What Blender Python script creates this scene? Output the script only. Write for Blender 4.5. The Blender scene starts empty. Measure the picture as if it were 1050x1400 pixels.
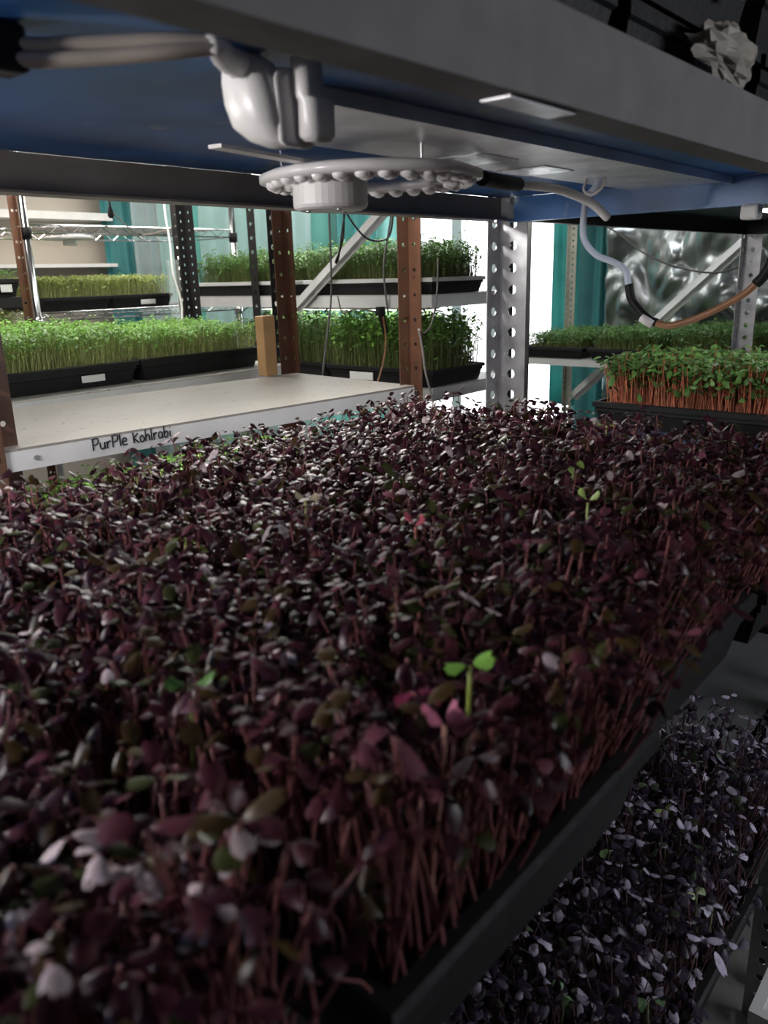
import bpy, math, random
import numpy as np
from mathutils import Vector, Matrix, noise

# ------------------------------------------------------------------ camera
SC = bpy.context.scene
COL = SC.collection
FPX, YAW, PIT, ROLL = 1102.7, math.radians(40.332), math.radians(16.395), math.radians(-1.609)
_cy, _sy, _cp, _sp = math.cos(YAW), math.sin(YAW), math.cos(PIT), math.sin(PIT)
FW = np.array([_cy*_cp, _sy*_cp, -_sp])
_r0 = np.array([_sy, -_cy, 0.0]); _u0 = np.cross(_r0, FW)
RT = math.cos(ROLL)*_r0 + math.sin(ROLL)*_u0
UP = -math.sin(ROLL)*_r0 + math.cos(ROLL)*_u0
cd = bpy.data.cameras.new('camera'); cam = bpy.data.objects.new('camera', cd); COL.objects.link(cam)
cam.matrix_world = Matrix(((RT[0], UP[0], -FW[0], 0), (RT[1], UP[1], -FW[1], 0), (RT[2], UP[2], -FW[2], 0), (0, 0, 0, 1)))
cd.sensor_fit = 'VERTICAL'; cd.sensor_height = 36.0; cd.lens = 36.0*FPX/1400.0
cd.clip_start = 0.01; cd.clip_end = 50
cd.dof.use_dof = True; cd.dof.focus_distance = 1.25; cd.dof.aperture_fstop = cd.lens/3.0
SC.camera = cam

# ------------------------------------------------------------------ world, exposure, room lamp and added fills
W = bpy.data.worlds.new('world'); SC.world = W; W.use_nodes = True
W.node_tree.nodes['Background'].inputs[0].default_value = (0.55, 0.6, 0.7, 1)
W.node_tree.nodes['Background'].inputs[1].default_value = 0.02
SC.view_settings.view_transform = 'Standard'; SC.view_settings.look = 'None'
SC.view_settings.gamma = 1.0; SC.view_settings.use_curve_mapping = False
SC.view_settings.exposure = 0.0

def area_light(name, loc, target, sx, sy, power, col):
    l = bpy.data.lights.new(name, 'AREA'); l.shape = 'RECTANGLE'; l.size = sx; l.size_y = sy
    l.energy = power; l.color = col
    o = bpy.data.objects.new(name, l); COL.objects.link(o); o.location = loc
    d = Vector(target) - Vector(loc); o.rotation_euler = d.to_track_quat('-Z', 'Y').to_euler()
    return o
P_AISLE, P_BACKROOM = 0.8, 14.0
area_light('aisle_ceiling_lamp', (0.9, -0.75, 1.05), (0.9, 0.1, -0.9), 1.1, 0.12, P_AISLE, (0.95, 0.96, 1.0))
area_light('back_fill_light', (1.15, 2.35, 1.05), (1.6, 2.3, 0.0), 0.12, 1.2, P_BACKROOM, (1.0, 0.97, 0.9))  # unseen fill added to brighten the braced rack's shelf faces

area_light('curtain_fill_light', (2.85, 2.80, 1.05), (2.85, 2.95, 0.0), 1.6, 0.12, 16.0, (1.0, 0.98, 0.94))  # unseen fill added to lift the aqua curtains
area_light('aisle_fill_light', (1.35, -1.2, 0.25), (0.95, 0.25, -0.75), 0.9, 0.12, 11.5, (0.90, 0.93, 1.0))  # unseen low fill added to brighten the lower violet crop
FLOOR, CEIL = -1.35, 1.15
RNG = np.random.default_rng(7); random.seed(7)

# ------------------------------------------------------------------ materials
MATS = {}
def mat(name, col, rough=0.5, metal=0.0, spec=0.5, var=0.12, scale=20.0, bump=0.0, bscale=60.0, detail=4.0, emit=None, attr=None,
        trans=0.0, alpha=None, spot=None, transmission=0.0):
    m = bpy.data.materials.new(name); m.use_nodes = True; nt = m.node_tree; N = nt.nodes; L = nt.links
    b = N['Principled BSDF']; b.inputs['Roughness'].default_value = rough; b.inputs['Metallic'].default_value = metal
    b.inputs['Specular IOR Level'].default_value = spec
    tc = N.new('ShaderNodeTexCoord')
    if attr:
        a = N.new('ShaderNodeVertexColor'); a.layer_name = attr; src = a.outputs['Color']
    else:
        r = N.new('ShaderNodeRGB'); r.outputs[0].default_value = (*col, 1); src = r.outputs[0]
    if var:
        nz = N.new('ShaderNodeTexNoise'); nz.inputs['Scale'].default_value = scale; nz.inputs['Detail'].default_value = detail
        L.new(tc.outputs['Object'], nz.inputs['Vector'])
        mr = N.new('ShaderNodeMapRange'); mr.inputs['From Min'].default_value = 0.3; mr.inputs['From Max'].default_value = 0.7
        mr.inputs['To Min'].default_value = 1 - var; mr.inputs['To Max'].default_value = 1 + var
        L.new(nz.outputs['Fac'], mr.inputs['Value'])
        mx = N.new('ShaderNodeVectorMath'); mx.operation = 'SCALE'
        L.new(src, mx.inputs[0]); L.new(mr.outputs[0], mx.inputs['Scale']); src = mx.outputs[0]
    if spot:                                           # worn flecks of another colour: (colour, scale, threshold)
        n2 = N.new('ShaderNodeTexNoise'); n2.inputs['Scale'].default_value = spot[1]; n2.inputs['Detail'].default_value = 5
        L.new(tc.outputs['Object'], n2.inputs['Vector'])
        rp = N.new('ShaderNodeMapRange'); rp.inputs['From Min'].default_value = spot[2]; rp.inputs['From Max'].default_value = spot[2] + 0.05
        L.new(n2.outputs['Fac'], rp.inputs['Value'])
        mm = N.new('ShaderNodeMix'); mm.data_type = 'RGBA'; L.new(rp.outputs[0], mm.inputs['Factor'])
        L.new(src, mm.inputs['A']); mm.inputs['B'].default_value = (*spot[0], 1); src = mm.outputs['Result']
    L.new(src, b.inputs['Base Color'])
    if bump:
        nb = N.new('ShaderNodeTexNoise'); nb.inputs['Scale'].default_value = bscale; nb.inputs['Detail'].default_value = 6
        L.new(tc.outputs['Object'], nb.inputs['Vector'])
        bp = N.new('ShaderNodeBump'); bp.inputs['Strength'].default_value = bump; bp.inputs['Distance'].default_value = 0.01
        L.new(nb.outputs['Fac'], bp.inputs['Height']); L.new(bp.outputs[0], b.inputs['Normal'])
    if emit:
        b.inputs['Emission Color'].default_value = (*emit[0], 1); b.inputs['Emission Strength'].default_value = emit[1]
    if transmission: b.inputs['Transmission Weight'].default_value = transmission
    if alpha is not None: b.inputs['Alpha'].default_value = alpha
    if trans:
        t = N.new('ShaderNodeBsdfTranslucent'); L.new(src, t.inputs['Color'])
        ms = N.new('ShaderNodeMixShader'); ms.inputs[0].default_value = trans
        L.new(b.outputs[0], ms.inputs[1]); L.new(t.outputs[0], ms.inputs[2]); L.new(ms.outputs[0], N['Material Output'].inputs[0])
    MATS[name] = m
    return m

mat('grey_paint', (0.168, 0.160, 0.163), 0.6, spec=0.3, var=0.12, scale=30, bump=0.05)
mat('taupe_paint', (0.24, 0.21, 0.195), 0.45, var=0.2, scale=12)
mat('galvanised', (0.40, 0.40, 0.42), 0.38, metal=0.85, var=0.25, scale=25, bump=0.05)
mat('blue_paint', (0.03, 0.105, 0.29), 0.42, spec=0.3, var=0.35, scale=9, spot=((0.13, 0.18, 0.24), 14, 0.64))
mat('blue_rail', (0.07, 0.19, 0.44), 0.35, var=0.25, scale=9, spot=((0.25, 0.32, 0.42), 14, 0.66))
mat('navy_paint', (0.03, 0.05, 0.10), 0.45, var=0.3, scale=9)
mat('brown_paint', (0.115, 0.055, 0.034), 0.30, var=0.25, scale=15, spot=((0.05, 0.02, 0.012), 40, 0.66))
mat('black_paint', (0.018, 0.017, 0.018), 0.4)
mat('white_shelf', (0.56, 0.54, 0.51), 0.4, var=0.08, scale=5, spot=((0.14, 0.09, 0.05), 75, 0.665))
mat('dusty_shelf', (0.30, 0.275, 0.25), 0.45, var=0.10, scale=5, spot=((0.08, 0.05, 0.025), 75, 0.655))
mat('white_rail', (0.70, 0.70, 0.70), 0.4, var=0.05)
mat('white_plastic', (0.78, 0.77, 0.76), 0.35, var=0.03)
mat('label_white', (0.82, 0.82, 0.80), 0.6, var=0.05)
mat('chrome', (0.80, 0.80, 0.82), 0.18, metal=1.0, var=0.1)
mat('aluminium', (0.78, 0.79, 0.82), 0.42, metal=0.75, var=0.18, scale=18, bump=0.08, bscale=30)
mat('foil', (0.85, 0.86, 0.88), 0.25, metal=0.8, bump=0.3, bscale=50)
mat('black_plastic', (0.012, 0.012, 0.013), 0.55, spec=0.3, var=0.2, bump=0.1, bscale=120)
mat('dark_insert', (0.09, 0.094, 0.10), 0.5, var=0.15, scale=15)
mat('soil', (0.022, 0.014, 0.009), 0.95, var=0.5, scale=120, bump=0.6, bscale=150)
mat('teal_cloth', (0.10, 0.42, 0.40), 0.55, var=0.12, scale=6, trans=0.35)
mat('teal_dark', (0.06, 0.26, 0.27), 0.5, var=0.15, scale=6, trans=0.2)
mat('teal_pale', (0.32, 0.78, 0.71), 0.45, var=0.08, scale=5, trans=0.4)
mat('mylar', (0.33, 0.36, 0.37), 0.24, metal=0.95, var=0.15, scale=6, bump=0.25, bscale=9)
mat('clear_film', (0.85, 0.88, 0.88), 0.15, var=0.0, alpha=0.2, bump=0.6, bscale=20)
mat('beige_wall', (0.50, 0.45, 0.39), 0.8, var=0.06, scale=4)
mat('dark_wall', (0.20, 0.20, 0.20), 0.85, var=0.1, scale=3)
mat('concrete', (0.16, 0.155, 0.15), 0.8, var=0.2, scale=6, bump=0.2)
mat('ceiling_paint', (0.25, 0.25, 0.25), 0.9, var=0.05)
mat('window_white', (0.75, 0.76, 0.80), 0.5, var=0.03)
mat('window_pane', (0.9, 0.9, 0.9), 0.4, var=0.0, emit=((0.97, 0.98, 1.0), 3.2))
mat('wood', (0.55, 0.33, 0.15), 0.55, var=0.2, scale=12)
mat('beige_cord', (0.42, 0.37, 0.32), 0.45, var=0.08)
mat('blue_cord', (0.62, 0.70, 0.84), 0.35, var=0.03)
mat('orange_cord', (0.36, 0.17, 0.08), 0.4, var=0.08)
mat('dark_cord', (0.05, 0.045, 0.04), 0.5, var=0.05)
mat('grey_cord', (0.22, 0.20, 0.19), 0.5, var=0.05)
mat('lens', (0.88, 0.86, 0.86), 0.08, var=0.0, spec=0.9)
mat('ring_plate', (0.74, 0.73, 0.73), 0.2, var=0.05)
mat('bag', (0.40, 0.36, 0.31), 0.5, var=0.2, scale=25, trans=0.2)
mat('ink', (0.02, 0.02, 0.025), 0.7, var=0.0)
mat('lamp_glow', (0.9, 0.9, 0.9), 0.5, var=0.0, emit=((1.0, 0.97, 0.92), 4.0))
mat('purple_leaf', (1, 1, 1), 0.33, var=0.25, scale=150, spec=0.19, attr='tint', trans=0.08)
mat('green_leaf', (1, 1, 1), 0.42, var=0.15, scale=120, spec=0.4, attr='tint', trans=0.35)

# ------------------------------------------------------------------ mesh helpers
class MB:
    def __init__(s): s.v = []; s.f = []
    def add(s, vs, fs):
        n = len(s.v); s.v += [tuple(map(float, p)) for p in vs]; s.f += [tuple(i + n for i in f) for f in fs]; return s
    def box(s, a, b):
        x0, y0, z0 = a; x1, y1, z1 = b
        return s.add([(x0,y0,z0),(x1,y0,z0),(x1,y1,z0),(x0,y1,z0),(x0,y0,z1),(x1,y0,z1),(x1,y1,z1),(x0,y1,z1)],
                     [(0,3,2,1),(4,5,6,7),(0,1,5,4),(1,2,6,5),(2,3,7,6),(3,0,4,7)])
    def bar(s, p, q, w, h, up=(0,0,1)):                # a rectangular bar from p to q
        p, q = Vector(p), Vector(q); d = (q-p).normalized(); u = Vector(up)
        a = d.cross(u).normalized()*w/2; b = a.cross(d).normalized()*h/2
        vs = [p-a-b, p+a-b, p+a+b, p-a+b, q-a-b, q+a-b, q+a+b, q-a+b]
        return s.add(vs, [(0,3,2,1),(4,5,6,7),(0,1,5,4),(1,2,6,5),(2,3,7,6),(3,0,4,7)])
    def tube(s, pts, r, n=8, cap=True):
        pts = [Vector(p) for p in pts]; rings = []; prev = None
        rs = r if isinstance(r, (list, tuple)) else [r]*len(pts)
        for i, p in enumerate(pts):
            t = (pts[min(i+1, len(pts)-1)] - pts[max(i-1, 0)]).normalized()
            if prev is None:
                a = t.orthogonal().normalized()
            else:
                a = (prev - t*prev.dot(t)).normalized()
            prev = a; b = t.cross(a)
            rings.append([p + (a*math.cos(2*math.pi*k/n) + b*math.sin(2*math.pi*k/n))*rs[i] for k in range(n)])
        vs = [v for g in rings for v in g]; fs = []
        for i in range(len(pts)-1):
            for k in range(n):
                fs.append((i*n+k, i*n+(k+1)%n, (i+1)*n+(k+1)%n, (i+1)*n+k))
        if cap:
            fs.append(tuple(range(n-1, -1, -1))); fs.append(tuple((len(pts)-1)*n+k for k in range(n)))
        return s.add(vs, fs)
    def lathe(s, c, prof, n=24, axis='z'):             # profile of (r, z) about c
        vs = []; fs = []
        for r, z in prof:
            for k in range(n):
                a = 2*math.pi*k/n; vs.append((c[0]+r*math.cos(a), c[1]+r*math.sin(a), c[2]+z))
        m = len(prof)
        for i in range(m-1):
            for k in range(n): fs.append((i*n+k, i*n+(k+1)%n, (i+1)*n+(k+1)%n, (i+1)*n+k))
        fs.append(tuple(range(n-1, -1, -1))); fs.append(tuple((m-1)*n+k for k in range(n)))
        return s.add(vs, fs)
    def mesh(s, name):
        me = bpy.data.meshes.new(name); me.from_pydata(s.v, [], s.f); me.update(); return me

def spline(pts, n=8):                                   # Catmull-Rom through the points
    P = [Vector(p) for p in pts]; P = [2*P[0]-P[1]] + P + [2*P[-1]-P[-2]]; out = []
    for i in range(1, len(P)-2):
        for k in range(n):
            t = k/n; a, b, c, d = P[i-1], P[i], P[i+1], P[i+2]
            out.append(0.5*((2*b) + (c-a)*t + (2*a-5*b+4*c-d)*t*t + (3*b-a-3*c+d)*t**3))
    out.append(P[-2]); return out

def sheet(p, q, z0, z1, amp, folds, seed, nx=90, nz=10, crumple=0.0, taper=None):
    p, q = Vector(p), Vector(q); d = (q-p); nrm = Vector((-d.y, d.x)).normalized(); mb = MB(); vs = []; fs = []
    for j in range(nz+1):
        for i in range(nx+1):
            s = i/nx; t = j/nz; sw = s if taper is None else s*(1 + taper*(1-t)*noise.noise((t*3, seed, 0.3)))
            c = p + d*sw; z = z0+(z1-z0)*t
            o = amp*(math.sin(2*math.pi*folds*s + 2*noise.noise((s*4, t*1.2, seed))) + 0.6*noise.noise((s*9, t*1.5, seed+5)))
            if crumple:
                P = Vector((s*d.length*5.5, z*4.0, seed)); o += crumple*(1-abs(noise.noise(P))*2.2) + crumple*0.5*(1-abs(noise.noise(P*2.3))*2)
            vs.append((c.x+nrm.x*o, c.y+nrm.y*o, z))
    for j in range(nz):
        for i in range(nx): a = j*(nx+1)+i; fs.append((a, a+1, a+nx+2, a+nx+1))
    return mb.add(vs, fs)
def empty(name, loc=(0,0,0), rz=0.0):
    o = bpy.data.objects.new(name, None); COL.objects.link(o); o.location = loc; o.rotation_euler = (0, 0, rz)
    o.empty_display_size = 0.02; return o
def tag(o, label=None, cat=None, group=None, kind=None):
    if label: o['label'] = label
    if cat: o['category'] = cat
    if group: o['group'] = group
    if kind: o['kind'] = kind
    return o
def root_of(o):
    while o.parent: o = o.parent
    return o
def obj(name, mb, m, parent=None, smooth=False, local=False, bevel=0.0):
    """One mesh object. World coordinates unless local; placed under parent."""
    me = mb if isinstance(mb, bpy.types.Mesh) else mb.mesh(name)
    if m: me.materials.append(MATS[m])
    if smooth: me.shade_smooth()
    o = bpy.data.objects.new(name, me); COL.objects.link(o)
    if parent:
        o.parent = parent
        if not local:
            r = root_of(parent); M = (Matrix.Translation(r.location) @ Matrix.Rotation(r.rotation_euler.z, 4, 'Z')).inverted()
            me.transform(M)
    elif not local:                                     # origin at the base centre
        vs = np.array([v.co for v in me.vertices]); c = Vector(((vs[:,0].min()+vs[:,0].max())/2, (vs[:,1].min()+vs[:,1].max())/2, vs[:,2].min()))
        me.transform(Matrix.Translation(-c)); o.location = c
    if bevel:
        b = o.modifiers.new('bevel', 'BEVEL'); b.width = bevel; b.segments = 2; b.limit_method = 'ANGLE'
    return o
def struct(name, mb, m, **k):
    o = obj(name, mb, m, **k); o['kind'] = 'structure'; return o
def thing(name, mb, m, label, cat, group=None, **k):
    return tag(obj(name, mb, m, **k), label, cat, group)

# ------------------------------------------------------------------ the room
X0, X1, Y0, Y1 = -1.7, 4.35, -1.9, 3.4
struct('floor', MB().box((X0, Y0, FLOOR-0.1), (X1, Y1, FLOOR)), 'concrete')
struct('ceiling', MB().box((X0, Y0, CEIL), (X1, Y1, CEIL+0.1)), 'ceiling_paint')
struct('wall_left', MB().box((X0, Y1, FLOOR), (X1, Y1+0.1, CEIL)), 'beige_wall')
struct('wall_right', MB().box((X0, Y0-0.1, FLOOR), (X1, Y0, CEIL)), 'dark_wall')
struct('wall_front', MB().box((X0-0.1, Y0, FLOOR), (X0, Y1, CEIL)), 'dark_wall')
WY0, WY1, WZ0, WZ1 = 2.16, 3.36, -0.95, 0.75
wb = MB(); wb.box((X1, Y0, FLOOR), (X1+0.1, WY0, CEIL)); wb.box((X1, WY1, FLOOR), (X1+0.1, Y1, CEIL))
wb.box((X1, WY0, FLOOR), (X1+0.1, WY1, WZ0)); wb.box((X1, WY0, WZ1), (X1+0.1, WY1, CEIL))
struct('wall_back', wb, 'dark_wall')
win = empty('window_1', (X1, 2.76, WZ0)); win['kind'] = 'structure'
obj('window_pane', MB().box((X1+0.06, WY0, WZ0), (X1+0.07, WY1, WZ1)), 'window_pane', win)
fr = MB()
for a, b in (((WY0, WZ0), (WY0+0.05, WZ1)), ((WY1-0.05, WZ0), (WY1, WZ1)), ((WY0, WZ0), (WY1, WZ0+0.05)), ((WY0, WZ1-0.05), (WY1, WZ1))):
    fr.box((X1-0.02, a[0], a[1]), (X1+0.05, b[0], b[1]))
obj('window_frame', fr, 'window_white', win)
for y in (3.02, 2.76):
    obj('mullion', MB().box((X1-0.03, y-0.035, WZ0), (X1+0.05, y+0.035, WZ1)), 'window_white', win)
for z, l in ((0.255, 'upper of two white shelf boards fixed along the beige wall'), (0.065, 'lower of two white shelf boards fixed along the beige wall')):
    thing('wall_shelf', MB().box((1.1, 3.28, z), (2.10, 3.3999, z+(0.03 if z > 0.2 else 0.014))), 'white_rail', l, 'shelf', 'white boards on the beige wall')

# ------------------------------------------------------------------ slotted posts
def flange(mb, o, a, b, n, w, h, pitch, hr, t):
    """plate from o, w along a, h along b, thickness t along n, a round hole every pitch"""
    o, a, b, n = Vector(o), Vector(a), Vector(b), Vector(n); k = int(h/pitch); pitch = h/k; N = 10
    rect = []
    for j in range(N):
        th = 2*math.pi*j/N; c, s = math.cos(th), math.sin(th); q = 1/max(abs(c)/(w/2), abs(s)/(pitch/2)); rect.append((c*q, s*q))
    for i in range(k):
        cen = o + a*w/2 + b*(i+0.5)*pitch; vs = []
        for d in (0, t):
            for j in range(N):
                th = 2*math.pi*j/N; vs.append(cen + a*hr*math.cos(th) + b*hr*math.sin(th) + n*d)
            for j in range(N): vs.append(cen + a*rect[j][0] + b*rect[j][1] + n*d)
            for sx in (1, -1):
                for sy in (1, -1): vs.append(cen + a*sx*w/2 + b*sy*pitch/2 + n*d)
        S = 2*N + 4; fs = []
        for d in (0, 1):
            B = d*S
            for j in range(N):
                jj = (j+1) % N; f = [B+j, B+jj, B+N+jj, B+N+j]
                (x0, y0), (x1, y1) = rect[j], rect[jj]
                if abs(abs(x0)-w/2) < 1e-6 and abs(abs(x1)-w/2) > 1e-6 or abs(abs(x1)-w/2) < 1e-6 and abs(abs(x0)-w/2) > 1e-6:
                    mx, my = (x0+x1), (y0+y1); ci = (0 if mx > 0 else 2) + (0 if my > 0 else 1)
                    f = [B+j, B+jj, B+N+jj, B+2*N+ci, B+N+j]
                fs.append(tuple(f))
        for j in range(N): jj = (j+1) % N; fs.append((j, jj, S+jj, S+j))
        mb.add(vs, fs)
    e0, e1 = o, o + a*w
    for e in (e0, e1): mb.add([e, e+n*t, e+n*t+b*h, e+b*h], [(0, 1, 2, 3)])
_pm = {}
def post(parent, x, y, m, sx=-1, sy=-1, fx=0.04, fy=0.04, pitch=0.038, hr=0.007, z0=FLOOR, z1=0.75):
    key = (m, sx, sy, fx, fy, pitch, hr, z0, z1)
    if key not in _pm:
        mb = MB(); t = 0.002
        flange(mb, (0, 0, 0), (sx, 0, 0), (0, 0, 1), (0, sy, 0), fx, z1-z0, pitch, hr, t)
        flange(mb, (0, 0, 0), (0, sy, 0), (0, 0, 1), (sx, 0, 0), fy, z1-z0, pitch, hr, t)
        me = mb.mesh('post'); me.materials.append(MATS[m]); _pm[key] = me
    o = bpy.data.objects.new('post', _pm[key]); COL.objects.link(o); o.parent = parent
    r = root_of(parent)
    o.location = (x, y, z0 - r.location.z) if r.get('local') else (x-r.location.x, y-r.location.y, z0-r.location.z)
    return o
def shelf(parent, x0, x1, y0, y1, ztop, m, rail_m=None, h=0.035, local=False, name='shelf'):
    """a pressed deck with a folded rail down each side"""
    rail_m = rail_m or m
    d = obj(name, MB().box((x0, y0, ztop-0.004), (x1, y1, ztop)), m, parent, local=local)
    for nm, a, b in (('front_rail', (x0, y0, ztop-h), (x1, y0+0.003, ztop-0.004)), ('rear_rail', (x0, y1-0.003, ztop-h), (x1, y1, ztop-0.004)),
                     ('end_rail', (x0, y0+0.003, ztop-h), (x0+0.003, y1-0.003, ztop-0.004)), ('end_rail', (x1-0.003, y0+0.003, ztop-h), (x1, y1-0.003, ztop-0.004))):
        mb = MB().box(a, b); ins = 0.018
        if nm == 'front_rail': mb.box((x0, y0+0.003, ztop-h), (x1, y0+ins, ztop-h+0.002))
        if nm == 'rear_rail': mb.box((x0, y1-ins, ztop-h), (x1, y1-0.003, ztop-h+0.002))
        obj(nm, mb, rail_m, d, local=local)
    return d

# ------------------------------------------------------------------ trays
def tray(x0, x1, y0, y1, z, label, group=None, h=0.055, soil=True, tags=(), rim_m='black_plastic', name='growing_tray'):
    t = empty(name, ((x0+x1)/2, (y0+y1)/2, z)); tag(t, label, 'tray', group)
    i, g = 0.014, 0.002; mb = MB()
    def ring(e, zz): return [(x0+e, y0+e, zz), (x1-e, y0+e, zz), (x1-e, y1-e, zz), (x0+e, y1-e, zz)]
    R = [ring(i, z), ring(i*0.45, z+h*0.62), ring(i*0.45-0.003, z+h*0.66), ring(0.004, z+h), ring(0.004+g, z+h), ring(i*0.45+g, z+h*0.62), ring(i+g, z+g)]
    vs = [p for r in R for p in r]; fs = [(3, 2, 1, 0)]
    for k in range(len(R)-1):
        for j in range(4): fs.append((4*k+j, 4*k+(j+1) % 4, 4*k+4+(j+1) % 4, 4*k+4+j))
    fs.append(tuple(4*(len(R)-1)+j for j in range(4)))
    obj('tray_body', mb.add(vs, fs), 'black_plastic', t)
    rm = MB(); w = 0.009
    R = [ring(w, z+h), ring(w, z+h+0.003), ring(0.001, z+h+0.003), ring(-0.002, z+h+0.001), ring(-0.002, z+h-0.009), ring(0.0005, z+h-0.009), ring(0.0005, z+h-0.001)]
    vs = [p for r in R for p in r]; fs = []
    for k in range(len(R)):
        kk = (k+1) % len(R)
        for j in range(4): fs.append((4*k+j, 4*k+(j+1) % 4, 4*kk+(j+1) % 4, 4*kk+j))
    obj('tray_rim', rm.add(vs, fs), rim_m, t)
    if soil: obj('growing_medium', MB().box((x0+0.007, y0+0.007, z+h*0.70), (x1-0.007, y1-0.007, z+h*0.82)), 'soil', t)
    for (a, b) in tags: obj('name_tag', MB().box(a, b), 'label_white', t, bevel=0.002)
    return t

# ------------------------------------------------------------------ seedlings
def leaf_grid(L, Wd, theta, droop, cup, side, stalk, hi=True):
    """one cotyledon as a small grid; side = +-1 along x, theta above the horizontal"""
    st = [(0.0, 0.10), (0.18, 0.62), (0.45, 1.0), (0.75, 0.92), (1.0, 0.45)] if hi else [(0.0, 0.15), (0.45, 1.0), (1.0, 0.55)]
    out = []
    for s, w in st:
        for c in (-1, 0, 1):
            x = stalk + L*s - (0.16*L if (c == 0 and s == 1.0) else 0)     # the notch at the tip
            y = c*w*Wd/2; z = -droop*L*s*s - cup*Wd*(abs(c)*w)**2*0.5
            xr = x*math.cos(theta) - z*math.sin(theta); zr = x*math.sin(theta) + z*math.cos(theta)
            out.append((side*xr, y, zr))
    ns = len(st); fs = []
    for k in range(ns-1):
        for j in range(2):
            q = (3*k+j, 3*k+j+1, 3*k+4+j, 3*k+3+j); fs.append(q if side > 0 else q[::-1])
    return out, fs
def templates(rng, n, L, Wd, th, hi):
    T = []
    for i in range(n):
        V, F = [], []
        base = rng.uniform(*th)
        for side in (1, -1):
            sc = rng.uniform(0.8, 1.15)
            v, f = leaf_grid(L*sc, Wd*sc, base + rng.uniform(-0.3, 0.3), rng.uniform(0.5, 1.4), rng.uniform(0.4, 1.3), side, rng.uniform(0.1, 0.5)*L, hi)
            F += [tuple(k+len(V) for k in q) for q in f]; V += v
        T.append(V)
    return np.array(T), F
def stem_faces(nr, ns):
    return [(i*ns+k, i*ns+(k+1) % ns, (i+1)*ns+(k+1) % ns, (i+1)*ns+k) for i in range(nr-1) for k in range(ns)]

def field(x0, x1, y0, y1, z, h, dens, rng, hj=0.14, edge=0.02, wild=0.35, patch=0.25):
    """jittered seedling bases with a height and a lean each"""
    nx, ny = int((x1-x0)/dens), int((y1-y0)/dens)
    gx, gy = np.meshgrid((np.arange(nx)+0.5)/nx, (np.arange(ny)+0.5)/ny)
    u = gx.ravel() + rng.uniform(-0.6, 0.6, nx*ny)/nx; v = gy.ravel() + rng.uniform(-0.6, 0.6, nx*ny)/ny
    u = np.clip(u, 0, 1); v = np.clip(v, 0, 1)
    B = np.stack([x0+(x1-x0)*u, y0+(y1-y0)*v, np.full(nx*ny, z)], 1)
    nz = np.array([noise.noise((p[0]*14, p[1]*14, z*3)) for p in B])
    H = h*(1 + hj*rng.standard_normal(nx*ny)*0.7 + patch*0.4*nz); H *= np.where(rng.random(nx*ny) < 0.12, rng.uniform(0.5, 0.85, nx*ny), 1)
    ex = np.where(u < 0.12, -(1-u/0.12), np.where(u > 0.88, (u-0.88)/0.12, 0)); ey = np.where(v < 0.1, -(1-v/0.1), np.where(v > 0.9, (v-0.9)/0.1, 0))
    ln = np.stack([ex, ey], 1)*edge + rng.standard_normal((nx*ny, 2))*wild*0.02 + np.stack([nz, np.roll(nz, 7)], 1)*0.006
    return B, H, ln

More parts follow.
